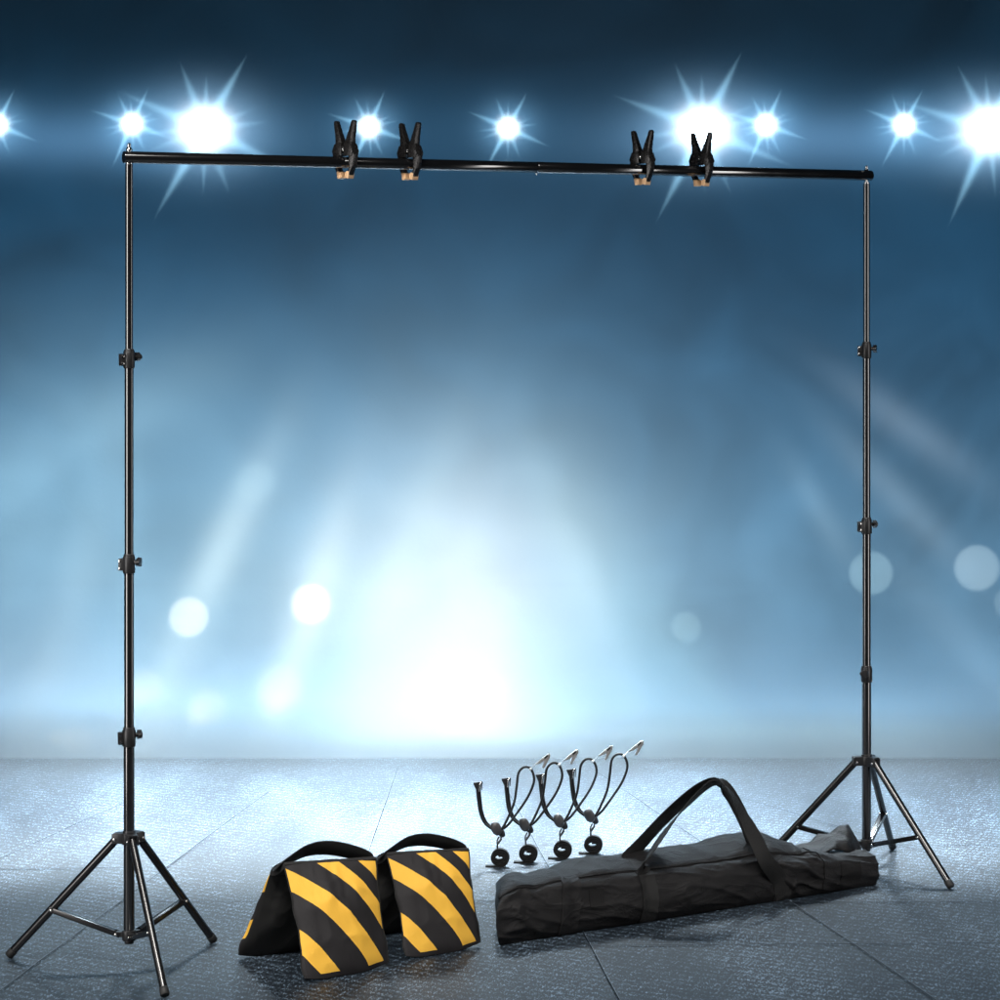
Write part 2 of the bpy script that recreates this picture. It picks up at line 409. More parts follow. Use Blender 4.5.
        m.box(cc+bx.cross(t)*0.0056, (L-0.02, 0.0150, 0.0020), Mx, 0.0006)
        br = m.build('brace', M['leg_metal'], root)
        m = MB()
        for sg in (-1, 1): m.cyl(q+V((0, 0, -0.004))+t*sg*0.0088, q+V((0, 0, -0.004))+t*sg*0.0125, 0.0036, n=14, bev=0.001)
        build_each(m, 'rivet', M['chrome'], br)
    return root
PL = V((-0.919, 6.194, 0)); PR = V((1.061, 7.237, 0))
st = make_stand(); st.location = PL
tag(st, 'black tripod stand holding up the left crossbar end, beside the striped sandbags', 'light stand', 'tripod stands under the crossbar')
st2 = copy_tree(st); st2.location = PR; st2.rotation_euler = (0, 0, R(16))
tag(st2, 'black tripod stand behind the open right end of the black carry bag', 'light stand', 'tripod stands under the crossbar')
for o, angs in ((st, (200, 168, 215)), (st2, (70, 190, 166))):
    cs = [c for c in o.children if c.name.startswith('collar')]
    for c, a in zip(sorted(cs, key=lambda q: q.location.z), angs): c.rotation_euler = (0, 0, R(a)-o.rotation_euler.z)

# ------------------------------------------------------------------ crossbar
BZ0, BZ1 = 2.0035, 2.0105
BD = (V((PR.x, PR.y, BZ1))-V((PL.x, PL.y, BZ0))); BL = BD.length; BDn = BD.normalized()
broot = empty('crossbar', (PL.x, PL.y, BZ0), tag=None) if False else empty('crossbar', (PL.x, PL.y, BZ0))
tag(broot, 'long straight black metal pipe resting across both tripod stands, holding four clamps', 'crossbar')
sec = [(-0.014, 0.58, 0.0150), (0.58, 1.15, 0.0147), (1.15, 1.70, 0.0150), (1.70, BL+0.016, 0.0147)]
for a, b, r in sec:
    m = MB(); d = BDn
    if a < 0 or b > BL:                       # open pipe ends
        e = a if a < 0 else b; sgn = -1 if a < 0 else 1
        o_ = b if a < 0 else a
        m.tube([d*o_, d*(e-sgn*0.001), d*e, d*e, d*(e-sgn*0.03)], [r, r, r-0.0006, r-0.0022, r-0.0022], 32, cap=False)
        m.tube([d*(e-sgn*0.03), d*(e-sgn*0.031)], [r-0.0020, 0.0005], 32, cap=True)
    else: m.tube([d*a, d*(a+0.0012), d*(b-0.0012), d*b], [r-0.001, r, r, r-0.001], 32)
    m.build('pipe_section', M['black_metal'], broot)
m = MB()
pb = BDn*1.15
m.cyl(pb+V((0.0, 0, -0.016)), pb+V((0, 0, -0.0205)), 0.0026, 0.0018, n=12); m.build('spring_button', M['chrome'], broot)

# ------------------------------------------------------------------ spring clamps
def make_clamp():
    root = empty('spring_clamp', (0, 0, 0))
    # local x runs across the bar, y along it; the two levers mirror each other
    half = [(0.0245, 0.1060), (0.0280, 0.1090), (0.0325, 0.1090), (0.0355, 0.1050), (0.0340, 0.0950), (0.0285, 0.0680), (0.0270, 0.0520), (0.0330, 0.0360), (0.0360, 0.0200),
            (0.0340, 0.0040), (0.0300, -0.0120), (0.0240, -0.0230), (0.0190, -0.0360), (0.0135, -0.0360), (0.0160, -0.0220), (0.0195, -0.0120), (0.0205, 0.0030),
            (0.0175, 0.0185), (0.0090, 0.0270), (0.0040, 0.0400), (0.0050, 0.0520), (0.0120, 0.0700), (0.0210, 0.0940)]
    for sg in (1, -1):
        m = MB()
        m.prism([(x*sg, z) for x, z in half], (0, 0, 0), (1, 0, 0), (0, 1, 0), (0, 0, 1), 0.0205, 0.0040)
        m.v = [V((v.x, v.y*(1-0.38*max(0, min(1, (v.z-0.045)/0.065))), v.z)) for v in m.v]
        ck = [(0.003*sg, 0.018), (0.031*sg, 0.016), (0.0355*sg, 0.029), (0.0275*sg, 0.048), (0.006*sg, 0.052)]
        for s2 in (-1, 1): m.prism(ck, (0, s2*0.0118, 0), (1, 0, 0), (0, 1, 0), (0, 0, 1), 0.0040, 0.0012)
        lv = m.build('lever', M['clamp'], root)
        m = MB()
        m.box((0.0150*sg, 0, -0.0320), (0.0105, 0.0235, 0.0190), Matrix.Rotation(R(10*sg), 3, 'Y'), 0.0022)
        m.box((0.0085*sg, 0, -0.0320), (0.0045, 0.0200, 0.0150), Matrix.Rotation(R(10*sg), 3, 'Y'), 0.0010)
        m.build('pad', M['orange'], lv)
    m = MB()
    m.cyl((0, -0.0135, 0.036), (0, 0.0135, 0.036), 0.0032, n=14, bev=0.001)
    pts = [(0.0062*math.cos(a), -0.007+0.014*a/(2*math.pi*4), 0.036+0.0062*math.sin(a)) for a in [i*2*math.pi/12 for i in range(49)]]
    m.tube(pts, 0.0013, 8)
    m.build('spring', M['chrome'], root)
    return root
cl = make_clamp()
labels = ['black spring clamp farthest left on the crossbar, its jaws tipped with orange pads',
          'second black spring clamp from the left, just right of a small bright lamp',
          'third black spring clamp from the left, at the edge of the widest glare',
          'black spring clamp farthest right on the crossbar, in front of the widest glare']
ang = math.atan2(BD.y, BD.x)
for i, (px, lab) in enumerate(zip((345.5, 410, 642.5, 701.5), labels)):
    k = (px-500)/F; t = (k*PL.y-PL.x)/(BD.x-k*BD.y)
    o = cl if i == 0 else copy_tree(cl)
    p = V((PL.x, PL.y, BZ0))+BD*t
    o.location = p; o.rotation_euler = (0, 0, ang+R((2, -1, 1, -2)[i]))
    # x axis across the bar, y along it, gripped a little askew
    o.rotation_euler.z += -math.pi/2+R(22)
    tag(o, lab, 'clamp', 'spring clamps on the crossbar')

# ------------------------------------------------------------------ sandbags
def pouch(mb, TL, TR, BR, BL_, thick, outward, nu=44, nv=48, seed=0, wrap=0.0):
    """stuffed canvas pouch between four corners; material 0 = outer striped face, 1 = plain"""
    TL, TR, BR, BL_ = map(V, (TL, TR, BR, BL_))
    n = ((TR-TL).cross(BL_-TL)).normalized()
    if n.dot(V(outward)) < 0: n = -n
    base = len(mb.v); rim_l = []; rim_r = []
    for side in (0, 1):
        for j in range(nv+1):
            v = j/nv
            for i in range(nu+1):
                u = i/nu
                p = TL.lerp(TR, u).lerp(BL_.lerp(BR, u), 1-v)
                e = (max(0, math.sin(math.pi*u))**0.62)*(max(0, math.sin(math.pi*min(1, v*0.97+0.015)))**0.55)
                sag = 1.25-0.65*v
                w = noise.noise(V((u*2.4, v*2.2, seed)))*0.010+noise.noise(V((u*6, v*4, seed+9)))*0.0035+noise.noise(V((u*15, v*2.0, seed+3)))*0.0045*v**2+(1-abs(noise.noise(V((u*3+v*2.5, v*4-u*1.5, seed+13)))))**7*0.004
                edge = noise.noise(V((u*4, v*6, seed+5)))*0.0045
                wrap_ = wrap*math.exp(-((u-0.045)/0.04)**2)*max(0, math.sin(math.pi*v))**0.3 if (side == 0 and u > 0) else 0
                h = thick*0.5*e*sag+w*e
                cx = (u-0.5)*2; rd = (1-v)**6*(abs(cx)**5)*0.007      # rounded lower corners
                bow = -0.004*cx*abs(cx)*math.sin(math.pi*v)+0.004*cx*math.exp(-((v-0.14)/0.13)**2)
                p = p-(BL_-TL).normalized()*rd+(TR-TL).normalized()*bow
                q = p+n*(h if side == 0 else -h*0.9)+(TR-TL).normalized()*(edge-wrap_)+(BL_-TL).normalized()*(0.006*math.sin(math.pi*u)*(1-v)**3+edge*0.4)
                if side == 0 and i == 0: rim_l.append(V(q))
                if side == 0 and i == nu: rim_r.append(V(q))
                mb.v.append(q); mb.uv[len(mb.v)-1] = (u, v)
    W = nu+1; S = W*(nv+1)
    for side in (0, 1):
        for j in range(nv):
            for i in range(nu):
                a = base+side*S+j*W+i
                mb.f.append([a, a+1, a+W+1, a+W]); mb.mi.append(0 if side == 0 else 1)
    return rim_l, rim_r
def weld(o, d=0.0006):
    b = bmesh.new(); b.from_mesh(o.data); bmesh.ops.remove_doubles(b, verts=b.verts, dist=d)
    bmesh.ops.recalc_face_normals(b, faces=b.faces); b.to_mesh(b and o.data); b.free()

def make_sandbag():
    o0 = V((-0.47, 6.23, 0))
    root = empty('sandbag', o0)
    L = lambda p: V(p)-o0
    TL, TR = L(at(284, 864, 6.17)), L(at(375.5, 858, 6.235))
    BLp, BR = L(gnd(306, 981, 0.004)), L(gnd(388.5, 965, 0.004))
    mb = MB(); rl, rr = pouch(mb, TL, TR, BR, BLp, 0.052, (0.2, -1, 0.3), seed=1.0)
    f = mb.build('pouch', [M['striped'], M['nylon_dull']], root, ang=60, recalc=False)
    # rear pouch
    bTL = L(at(271, 871, 6.205)); bTR = bTL+(TR-TL)
    bBL = L(gnd(237.5, 957, 0.004)); bBR = bBL+V((0.205, 0.115, 0))
    mb = MB(); pouch(mb, bTL, bTR, bBR, bBL, 0.046, (-0.3, 1, 0.1), seed=4.0, wrap=0.014)
    b = mb.build('pouch', [M['striped'], M['nylon_dull']], root, ang=60, recalc=False)
    # top seam band joining both pouches
    mb = MB(); N = 24
    A = []
    for i in range(N+1):
        u = i/N; p = TL.lerp(TR, u); q = bTL.lerp(bTR, u)
        c = (p+q)/2
        for k in range(10):
            a = math.pi*2*k/10
            ax = (p-q)*0.60
            A.append(c+ax*math.cos(a)+V((0, 0, 0.0135))*math.sin(a)+V((0, 0, -0.004+0.002*noise.noise(V((u*5, k, 0))))))
    fs = [[i*10+k, i*10+(k+1) % 10, (i+1)*10+(k+1) % 10, (i+1)*10+k] for i in range(N) for k in range(10)]
    fs += [list(range(10)), [N*10+k for k in range(10)]]
    mb.add(A, fs); mb.build('top_seam', M['nylon_dull'], root)
    # binding along the pouch edges
    mb = MB()
    for q_ in (rl, rr): mb.tube(q_, 0.0019, 8)
    build_each(mb, 'edge_binding', M['webbing'], root)
    # carrying handle
    mid = (TL+bTL)/2; mr = (TR+bTR)/2
    P = [mid+V((-0.012, 0.0, -0.006)), mid.lerp(mr, 0.10)+V((0, 0, 0.013)), mid.lerp(mr, 0.32)+V((0, 0, 0.037)), mid.lerp(mr, 0.54)+V((0, 0, 0.041)), mid.lerp(mr, 0.78)+V((0, 0, 0.029)), mid.lerp(mr, 0.97)+V((0, 0, 0.012)), mr+V((0.006, 0, 0.000))]
    pts = crom(P, 8); N = len(pts); sd = []
    for i in range(N):
        k = i/(N-1); sd.append(V((-0.5+0.3*k, 0.75, -0.15-0.75*math.sin(math.pi*k)**0.7-0.35*k)))
    mb = MB(); mb.ribbon(pts, [0.040+0.010*math.sin(math.pi*i/(N-1)) for i in range(N)], 0.0045, sd)
    mb.build('handle', M['webbing'], root)
    return root, o0
sb, so = make_sandbag()
tag(sb, 'larger black and yellow striped saddle sandbag, nearest the left tripod stand', 'sandbag', 'striped sandbags on the floor')
sb2 = copy_tree(sb)
k2 = 0.925
tgt = gnd(407, 958.5); src = gnd(306, 981)-so
sb2.scale = (k2, k2, k2); sb2.rotation_euler = (0, 0, R(-1.5))
sb2.location = tgt-(Matrix.Rotation(R(-1.5), 3, 'Z') @ V((src.x, src.y, 0)))*k2
tag(sb2, 'smaller black and yellow striped saddle sandbag, between the other sandbag and the carry bag', 'sandbag', 'striped sandbags on the floor')

# ------------------------------------------------------------------ carry bag
bag0, bag1 = gnd(500, 946), gnd(877, 885.5)
bl = (bag1-bag0).length; ba = math.atan2(bag1.y-bag0.y, bag1.x-bag0.x)
bag = empty('carry_bag', bag0, ba)
tag(bag, 'long black nylon carry bag with looped handles and an open crumpled right end', 'bag')
HF = [(0, .128), (.15, .133), (.35, .128), (.55, .124), (.68, .122), (.80, .108), (.9, .092), (1, .082)]
HB = [(0, .140), (.13, .136), (.28, .150), (.45, .146), (.58, .146), (.66, .160), (.72, .158), (.80, .118), (.9, .088), (1, .080)]
DP = [(0, .150), (.2, .160), (.5, .165), (.75, .155), (1, .120)]
def bagpt(s, a):
    """s along the bag 0..1, a round the section 0..1 (front bottom, front top, back top, back bottom)"""
    hf, hb, dp = lerp(HF, s), lerp(HB, s), lerp(DP, s)
    sl = 1-0.16*math.exp(-s/0.016)-0.05*math.exp(-((s-0.09)/0.03)**2); hf *= sl; hb *= sl
    bulge = 0.010*math.sin(math.pi*min(1, max(0, s*1.02)))+0.006
    ctrl = [(0.004, 0.001), (-bulge*0.6, hf*0.20), (-bulge, hf*0.5), (-bulge*0.5, hf*0.82), (0.010, hf*1.0), (dp*0.40, (hf+hb)*0.5+0.004), (dp*0.80, hb), (dp, hb*0.90), (dp+bulge, hb*0.5), (dp, 0.02), (dp*0.9, 0.001)]
    x = a*(len(ctrl)-1); i = min(int(x), len(ctrl)-2); t = x-i
    p = [V((c[0], c[1])) for c in ctrl]
    p0 = p[i-1] if i else p[0]*2-p[1]; p1, p2 = p[i], p[i+1]; p3 = p[i+2] if i+2 < len(p) else p[-1]*2-p[-2]
    q = 0.5*((2*p1)+(p2-p0)*t+(2*p0-5*p1+4*p2-p3)*t*t+(3*p1-p0-3*p2+p3)*t**3)
    y, z = q
    # wrinkles: long diagonal folds, tighter creases near ends and under the straps
    w = noise.noise(V((s*6+a*5, a*4-s*5, 1.3)))*0.0065+noise.noise(V((s*18-a*12, a*5+s*5, 4.1)))*0.0016
    w += (1-abs(noise.noise(V((s*9+a*9, a*1.6-s*7, 8.7)))))**6*0.0050
    crump = math.exp(-((s-0.78)/0.09)**2)+0.7*math.exp(-((s-0.05)/0.06)**2)
    w += crump*((1-abs(noise.noise(V((s*15+a*7, a*2.2-s*9, 2.2)))))**5*0.0125+noise.noise(V((s*8, a*7, 5.5)))*0.006-0.003)
    for sx in (0.365, 0.715): w -= 0.006*math.exp(-((s-sx)/0.014)**2)
    w -= 0.005*math.exp(-((s-0.178)/0.012)**2)
    fade = max(0, min(1, z/0.03))
    m_ = V((dp*0.5, (hf+hb)*0.25)); d = (V((y, z))-m_).normalized()
    y += d.x*w*fade; z += d.y*w*fade
    x_ = s*bl+0.004*noise.noise(V((a*6, s*3, 7)))+0
    x_ += y*0.60*max(0, 1-s/0.30)**2-0.012*math.sin(math.pi*max(0, min(1, z/0.13)))*max(0, 1-s/0.05)
    return V((x_, y, max(0.001, z)))
NS, NA = 260, 110
mb = MB()
vs = [bagpt(i/NS, j/NA) for i in range(NS+1) for j in range(NA+1)]
W = NA+1
fs = [[i*W+j, i*W+j+1, (i+1)*W+j+1, (i+1)*W+j] for i in range(NS) for j in range(NA)]
# bottom strip
fs += [[i*W, (i+1)*W, (i+1)*W+NA, i*W+NA] for i in range(NS)]
mb.add(vs, fs)
# end panels: gathered left end, sunken mouth on the right end
for e, dx in ((0, 0.010), (NS, -0.035)):
    ring = [vs[e*W+j] for j in range(NA+1)]; c = sum(ring, V())/len(ring)
    vv = list(ring); K = 6
    for q in range(1, K):
        t = q/K
        vv += [r.lerp(c, t)+V((dx*math.sin(t*math.pi/2)+0.005*noise.noise(r*30+V((t*2, 0, 0))), 0, 0)) for r in ring]
    vv.append(c+V((dx, 0, 0))); ff = []
    for q in range(K-1):
        for j in range(NA): ff.append([q*W+j, q*W+j+1, (q+1)*W+j+1, (q+1)*W+j])
        ff.append([q*W+NA, q*W, (q+1)*W, (q+1)*W+NA])
    for j in range(NA): ff.append([(K-1)*W+j, (K-1)*W+j+1, len(vv)-1])
    ff.append([(K-1)*W+NA, (K-1)*W, len(vv)-1])
    mb.add(vv, ff)
body = mb.build('body', M['nylon'], bag, ang=70); weld(body, 0.0003)
def bagn(s, a):
    e = 0.004; p = bagpt(s, a)
    du = bagpt(min(1, s+e), a)-bagpt(max(0, s-e), a); dv = bagpt(s, min(1, a+e))-bagpt(s, max(0, a-e))
    n = dv.cross(du).normalized()
    c = V((p.x, lerp(DP, s)*0.5, 0.05))
    return -n if n.dot(p-c) < 0 else n
def band(name, s0, s1, a0, a1, m, off=0.0025, slant=0.0, na=30, ns=5, parent=bag):
    """strap lying on the bag between section angles a0..a1, with thickness"""
    b = MB(); vs = []; k = ns+1
    for lay in (off, 0.0005):
        for j in range(na+1):
            a = a0+(a1-a0)*j/na
            sm = slant*(j/na-0.5)
            for i in range(ns+1):
                s = s0+(s1-s0)*i/ns+sm
                vs.append(bagpt(s, a)+bagn((s0+s1)/2+sm, a)*lay)
    S = k*(na+1); fs = []
    for j in range(na):
        for i in range(ns):
            q = j*k+i; fs.append([q, q+1, q+k+1, q+k]); fs.append([S+q+k, S+q+k+1, S+q+1, S+q])
    for j in range(na):
        for i in (0, ns): q = j*k+i; fs.append([q, q+k, S+q+k, S+q])
    for i in range(ns):
        for j in (0, na): q = j*k+i; fs.append([q, q+1, S+q+1, S+q])
    b.add(vs, fs); return b.build(name, m, parent, ang=50)
hs = band('handle_webbing', 0.347, 0.388, 0.0, 0.42, M['webbing'])
band('handle_webbing', 0.705, 0.750, 0.0, 0.12, M['webbing'])
band('closing_strap', 0.152, 0.196, 0.02, 0.66, M['nylon'], 0.004, 0.02)
band('closing_strap', 0.835, 0.880, 0.10, 0.66, M['nylon'], 0.004, 0.0)
band('hook_patch', 0.215, 0.250, 0.20, 0.31, M['velcro'], 0.002)
band('hook_patch', 0.885, 0.945, 0.14, 0.31, M['velcro'], 0.002)
# zip flap running along the top front edge
z = MB(); pts = [bagpt(0.01+0.82*i/120, 0.435+0.012*noise.noise(V((i*.05, 0, 0))))+bagn(0.01+0.82*i/120, 0.43)*0.002 for i in range(121)]
z.tube(pts, 0.0024, 8); z.build('piping', M['nylon'], bag)
z = MB(); vs = []; N = 110
for i in range(N+1):
    s = 0.0+0.80*i/N
    for k in range(7):
        a = 0.425+0.20*k/6
        lift = 0.006*math.sin(k/6*math.pi*0.5)+0.004*noise.noise(V((s*14, k*.3, 3)))+0.003
        vs.append(bagpt(s, a)+bagn(s, a)*lift)
fs = [[i*7+k, i*7+k+1, (i+1)*7+k+1, (i+1)*7+k] for i in range(N) for k in range(6)]
z.add(vs, fs); lid = z.build('lid_flap', M['nylon'], bag, ang=70)
so_ = lid.modifiers.new('thickness', 'SOLIDIFY'); so_.thickness = 0.002
# raised end flap on the right
inv = Matrix.Translation(bag0) @ Matrix.Rotation(ba, 4, 'Z'); inv = inv.inverted()
def loc(px, py, Y): return inv @ at(px, py, Y)
top = crom([loc(770, 843, 7.02), loc(790, 846, 7.05), loc(815, 838, 7.10), loc(838, 829, 7.13), loc(849, 824, 7.14), loc(856, 836, 7.15), loc(860, 852, 7.15)], 6)
low = crom([loc(768, 862, 6.92), loc(790, 864, 6.96), loc(812, 856, 6.99), loc(832, 850, 7.02), loc(846, 851, 7.05), loc(856, 853, 7.09), loc(866, 856, 7.11)], 6)
z = MB(); vs = []; K = 12
for a, b in zip(top, low):
    for k in range(K+1):
        t = k/K; p = a.lerp(b, t)
        p = p+V((0.004*noise.noise(p*22), -0.010*math.sin(math.pi*t)+0.012*noise.noise(p*26+V((3, 0, 0))), 0.010*noise.noise(p*30+V((0, 5, 0)))))
        vs.append(p)
fs = [[i*(K+1)+k, i*(K+1)+k+1, (i+1)*(K+1)+k+1, (i+1)*(K+1)+k] for i in range(len(top)-1) for k in range(K)]
z.add(vs, fs); ef = z.build('end_flap', M['nylon'], bag, ang=70)
q = ef.modifiers.new('thickness', 'SOLIDIFY'); q.thickness = 0.003
# carrying handles
def strap(name, P, wid, side, n=9, parent=bag, m=None):
    pts = crom(P, n); N = len(pts)
    sd = [V(side[0]).lerp(V(side[1]), i/(N-1)) if len(side) == 2 else crom([V(q) for q in side], 8)[min(int(i/(N-1)*(len(side)-1)*8), (len(side)-1)*8)] for i in range(N)]
    b = MB(); b.ribbon(pts, wid if not isinstance(wid, (list, tuple)) else [lerp(wid, i/(N-1)) for i in range(N)], 0.0034, sd)
    return b.build(name, m or M['webbing'], parent, ang=50)
pF = bagpt(0.367, 0.40); pR = bagpt(0.72, 0.33)
strap('handle', [loc(626, 862, 6.74), loc(640, 845, 6.76), loc(664, 819, 6.78), loc(688, 797, 6.79), loc(705, 785, 6.80), loc(718, 783, 6.82), loc(730, 794, 6.84), loc(744, 820, 6.87), loc(754, 846, 6.90)],
      [(0, .062), (.35, .058), (.55, .050), (.8, .042), (1, .042)], [(1, 0.1, 0.25), (0.8, 0.5, -0.6), (0.5, 0.6, -0.7), (0.7, 0.2, 0.7), (1, 0.1, 0.3)])
strap('handle', [pF+V((0, -0.003, 0)), loc(642, 868, 6.63), loc(656, 845, 6.66), loc(674, 820, 6.71), loc(695, 797, 6.77), loc(713, 783, 6.79), loc(727, 789, 6.79), loc(742, 814, 6.80), loc(756, 840, 6.79), loc(766, 861, 6.79), bagpt(0.712, 0.21)+V((0, -0.005, 0)), bagpt(0.724, 0.11)+V((0, -0.004, 0)), bagpt(0.730, 0.03)+V((0, -0.003, 0.002))],
      [(0, .042), (.2, .036), (.5, .044), (.7, .046), (1, .050)], [(1, 0.0, 0.1), (0.45, 0.8, 0.1), (0.5, 0.7, -0.6), (0.6, 0.5, -0.2), (0.9, 0.1, 0.5), (1, 0, 0.2), (1, 0, 0.1)])

# ------------------------------------------------------------------ elastic cord clips
def make_cord():
    Y0 = gnd(592, 853.8).y; o0 = gnd(592, 853.8)
    root = empty('backdrop_clip_cord', o0)
    def P(px, py, dy=0.0): return at(px, py, Y0+dy)-o0
    u = Y0/F
    mb = MB()                                              # doubled run with both ends side by side, then the loop
    dbl = [(571.5, 776), (572.5, 787), (574.5, 800), (579, 810), (587, 816.5)]
    for k in (-1.1, 1.1): mb.tube(crom([P(x+k, y, 0.003*k) for x, y in dbl], 8), 1.25*u, 10)
    loop = [(589, 817), (595, 816), (602, 803), (607.5, 789), (610, 773), (611.5, 761), (615, 755.5), (619.5, 753.8), (624, 756), (627, 763), (626.5, 771), (621, 784), (611, 799), (601, 812), (592, 818.5)]
    mb.tube(crom([P(x, y, -0.006+0.012*i/14) for i, (x, y) in enumerate(loop)], 8), 1.25*u, 10)
    mb.build('elastic_cord', M['cord'], root)
    mb = MB()                                              # flared cord end
    a, b = P(570.6, 769), P(572, 779)
    mb.tube([a, a.lerp(b, .15), a.lerp(b, .75), b], [4.0*u, 4.3*u, 2.4*u, 1.6*u], 14, flat=0.55, up=V((1, 0, 0)))
    e = mb.build('cord_end', M['plastic'], root)
    mb = MB(); mb.tube(crom([P(572.5, 778.5, -0.006), P(573.4, 770.5, -0.007), P(575.4, 769.5, -0.006), P(575.2, 777, -0.006)], 6), 0.55*u, 8); mb.build('wire_clip', M['chrome'], e)
    mb = MB()                                              # push-button cord lock
    c = P(589.5, 815.5, -0.004); d1 = (P(593, 822)-P(588, 811)).normalized()
    mb.tube([c-d1*7.0*u, c-d1*6.4*u, c-d1*4*u, c, c+d1*4*u, c+d1*6.4*u, c+d1*7*u], [1.5*u, 3.0*u, 4.8*u, 5.4*u, 4.8*u, 3.0*u, 1.5*u], 18, flat=0.75, up=V((0.9, 0, 0.42)))
    mb.build('cord_lock', M['toggle'], root)
    mb = MB(); c2 = P(594.3, 819.5, 0.002)
    mb.tube([c2+V((-3.4*u, 0, 3.8*u)), c2+V((-2.6*u, 0, 3.0*u)), c2, c2+V((2*u, 0, -3.4*u)), c2+V((2.4*u, 0, -4.4*u))], [2.4*u, 3.4*u, 3.8*u, 2.8*u, 1.4*u], 16, flat=0.8); mb.build('lock_button', M['plastic'], root)
    mb = MB()                                              # little swivel hook to the strap
    mb.tube(crom([P(594.5, 822), P(594.0, 826.5), P(592.0, 829), P(590.7, 832), P(590.8, 836)], 6), 0.9*u, 8)
    mb.tube(crom([P(592.5, 823.5, -.002), P(590.6, 827, -.002), P(590.4, 831, -.002), P(592.3, 830, -.002), P(595, 825.5, -.002)], 6), 0.75*u, 8); mb.build('hook', M['plastic'], root)
    mb = MB()                                              # rolled strap standing on its edge
    c = P(593, 844.3); pts = []; ws = []
    N = 150; turns = 3.6
    for i in range(N+1):
        k = i/N; a = R(120)-k*turns*2*math.pi
        r = (2.4+6.9*k)*u; q = (1-k)**2
        pts.append(c+V((r*(math.cos(a)*(1+0.5*q)+0.25*q*math.sin(a)), 0.0, r*math.sin(a)*(1-0.3*q))))
    la = R(120)-turns*2*math.pi
    # run out along the floor to the left
    pts2 = [p for p in pts if True]
    # find the last passage of the lowest point and leave tangentially from it
    i0 = max(range(N-44, N+1), key=lambda i: -pts[i].z)
    pts2 = pts[:i0+1]
    for k in range(1, 8): pts2.append(pts[i0]+V((-k*1.9*u, 0, 0.10*u*k)))
    mb.ribbon(pts2, 0.020, 1.55*u, V((0.10, 1, 0)))
    co = mb.build('strap_coil', M['coil'], root, ang=60)
    # alligator clip on a short chain
    mb = MB()
    mb.ball(P(623.5, 756), 1.7*u, 2)
    ch = [P(624+5.0*i/4, 755.2-4.4*i/4) for i in range(5)]
    for i, p in enumerate(ch[1:]): mb.ball(p, 0.55*u, 1)
    mb.build('bead_chain', M['nickel'], root)
    mb = MB()
    g0, g1 = P(628.8, 751.2), P(642.6, 741.0)
    d = (g1-g0).normalized(); n = V((-d.z, 0, d.x))
    if n.z < 0: n = -n
    Yv = V((0, 1, 0)); Lg = (g1-g0).length
    def q(px, py):                                        # frame units -> clip plane
        v_ = P(px, py)-g0; return (v_.dot(d), v_.dot(n))
    # one jaw with its long arm, the other arm folded down like the leg of an A, a spring barrel between
    mb.prism([q(*a) for a in ((629.3, 751.6), (629.0, 750.6), (633.0, 747.0), (640.6, 740.9), (643.2, 740.6), (642.6, 743.6), (637.0, 747.8), (633.4, 750.3))], g0, d, Yv, n, 0.0095, 0.0006)
    mb.prism([q(*a) for a in ((643.4, 740.7), (643.6, 743.2), (640.2, 749.6), (637.3, 755.2), (634.9, 754.6), (636.6, 750.8), (637.6, 747.4), (640.6, 743.2))], g0, d, Yv, n, 0.0085, 0.0006)
    mb.cyl(g0+d*Lg*0.52-Yv*0.007-n*0.6*u, g0+d*Lg*0.52+Yv*0.007-n*0.6*u, 1.7*u, n=12)
    ac = mb.build('alligator_clip', M['nickel'], root, ang=30)
    mb = MB(); mb.prism([q(*a) for a in ((634.6, 747.0), (640.2, 741.6), (641.6, 742.6), (636.6, 747.2))], g0, d, Yv, n, 0.0112, 0.0004); mb.build('grip_sleeve', M['plastic'], ac)
    return root
cd = make_cord()
clabs = ['black elastic cord clip standing nearest the bag handle, right end of its row',
         'black elastic cord clip in the row of four, third from the left',
         'black elastic cord clip in the row of four, second from the left',
         'black elastic cord clip at the left end of the row, nearest the sandbags']
for i, (px, py) in enumerate(((592, 853.8), (561.3, 858.8), (527, 862.8), (498.8, 866.8))):
    o = cd if i == 0 else copy_tree(cd)
    o.location = gnd(px, py); s = gnd(592, 853.8).y; k = gnd(px, py).y/s
    o.scale = (k, k, k)
    tag(o, clabs[i], 'clip cord', 'elastic cord clips standing in a row')

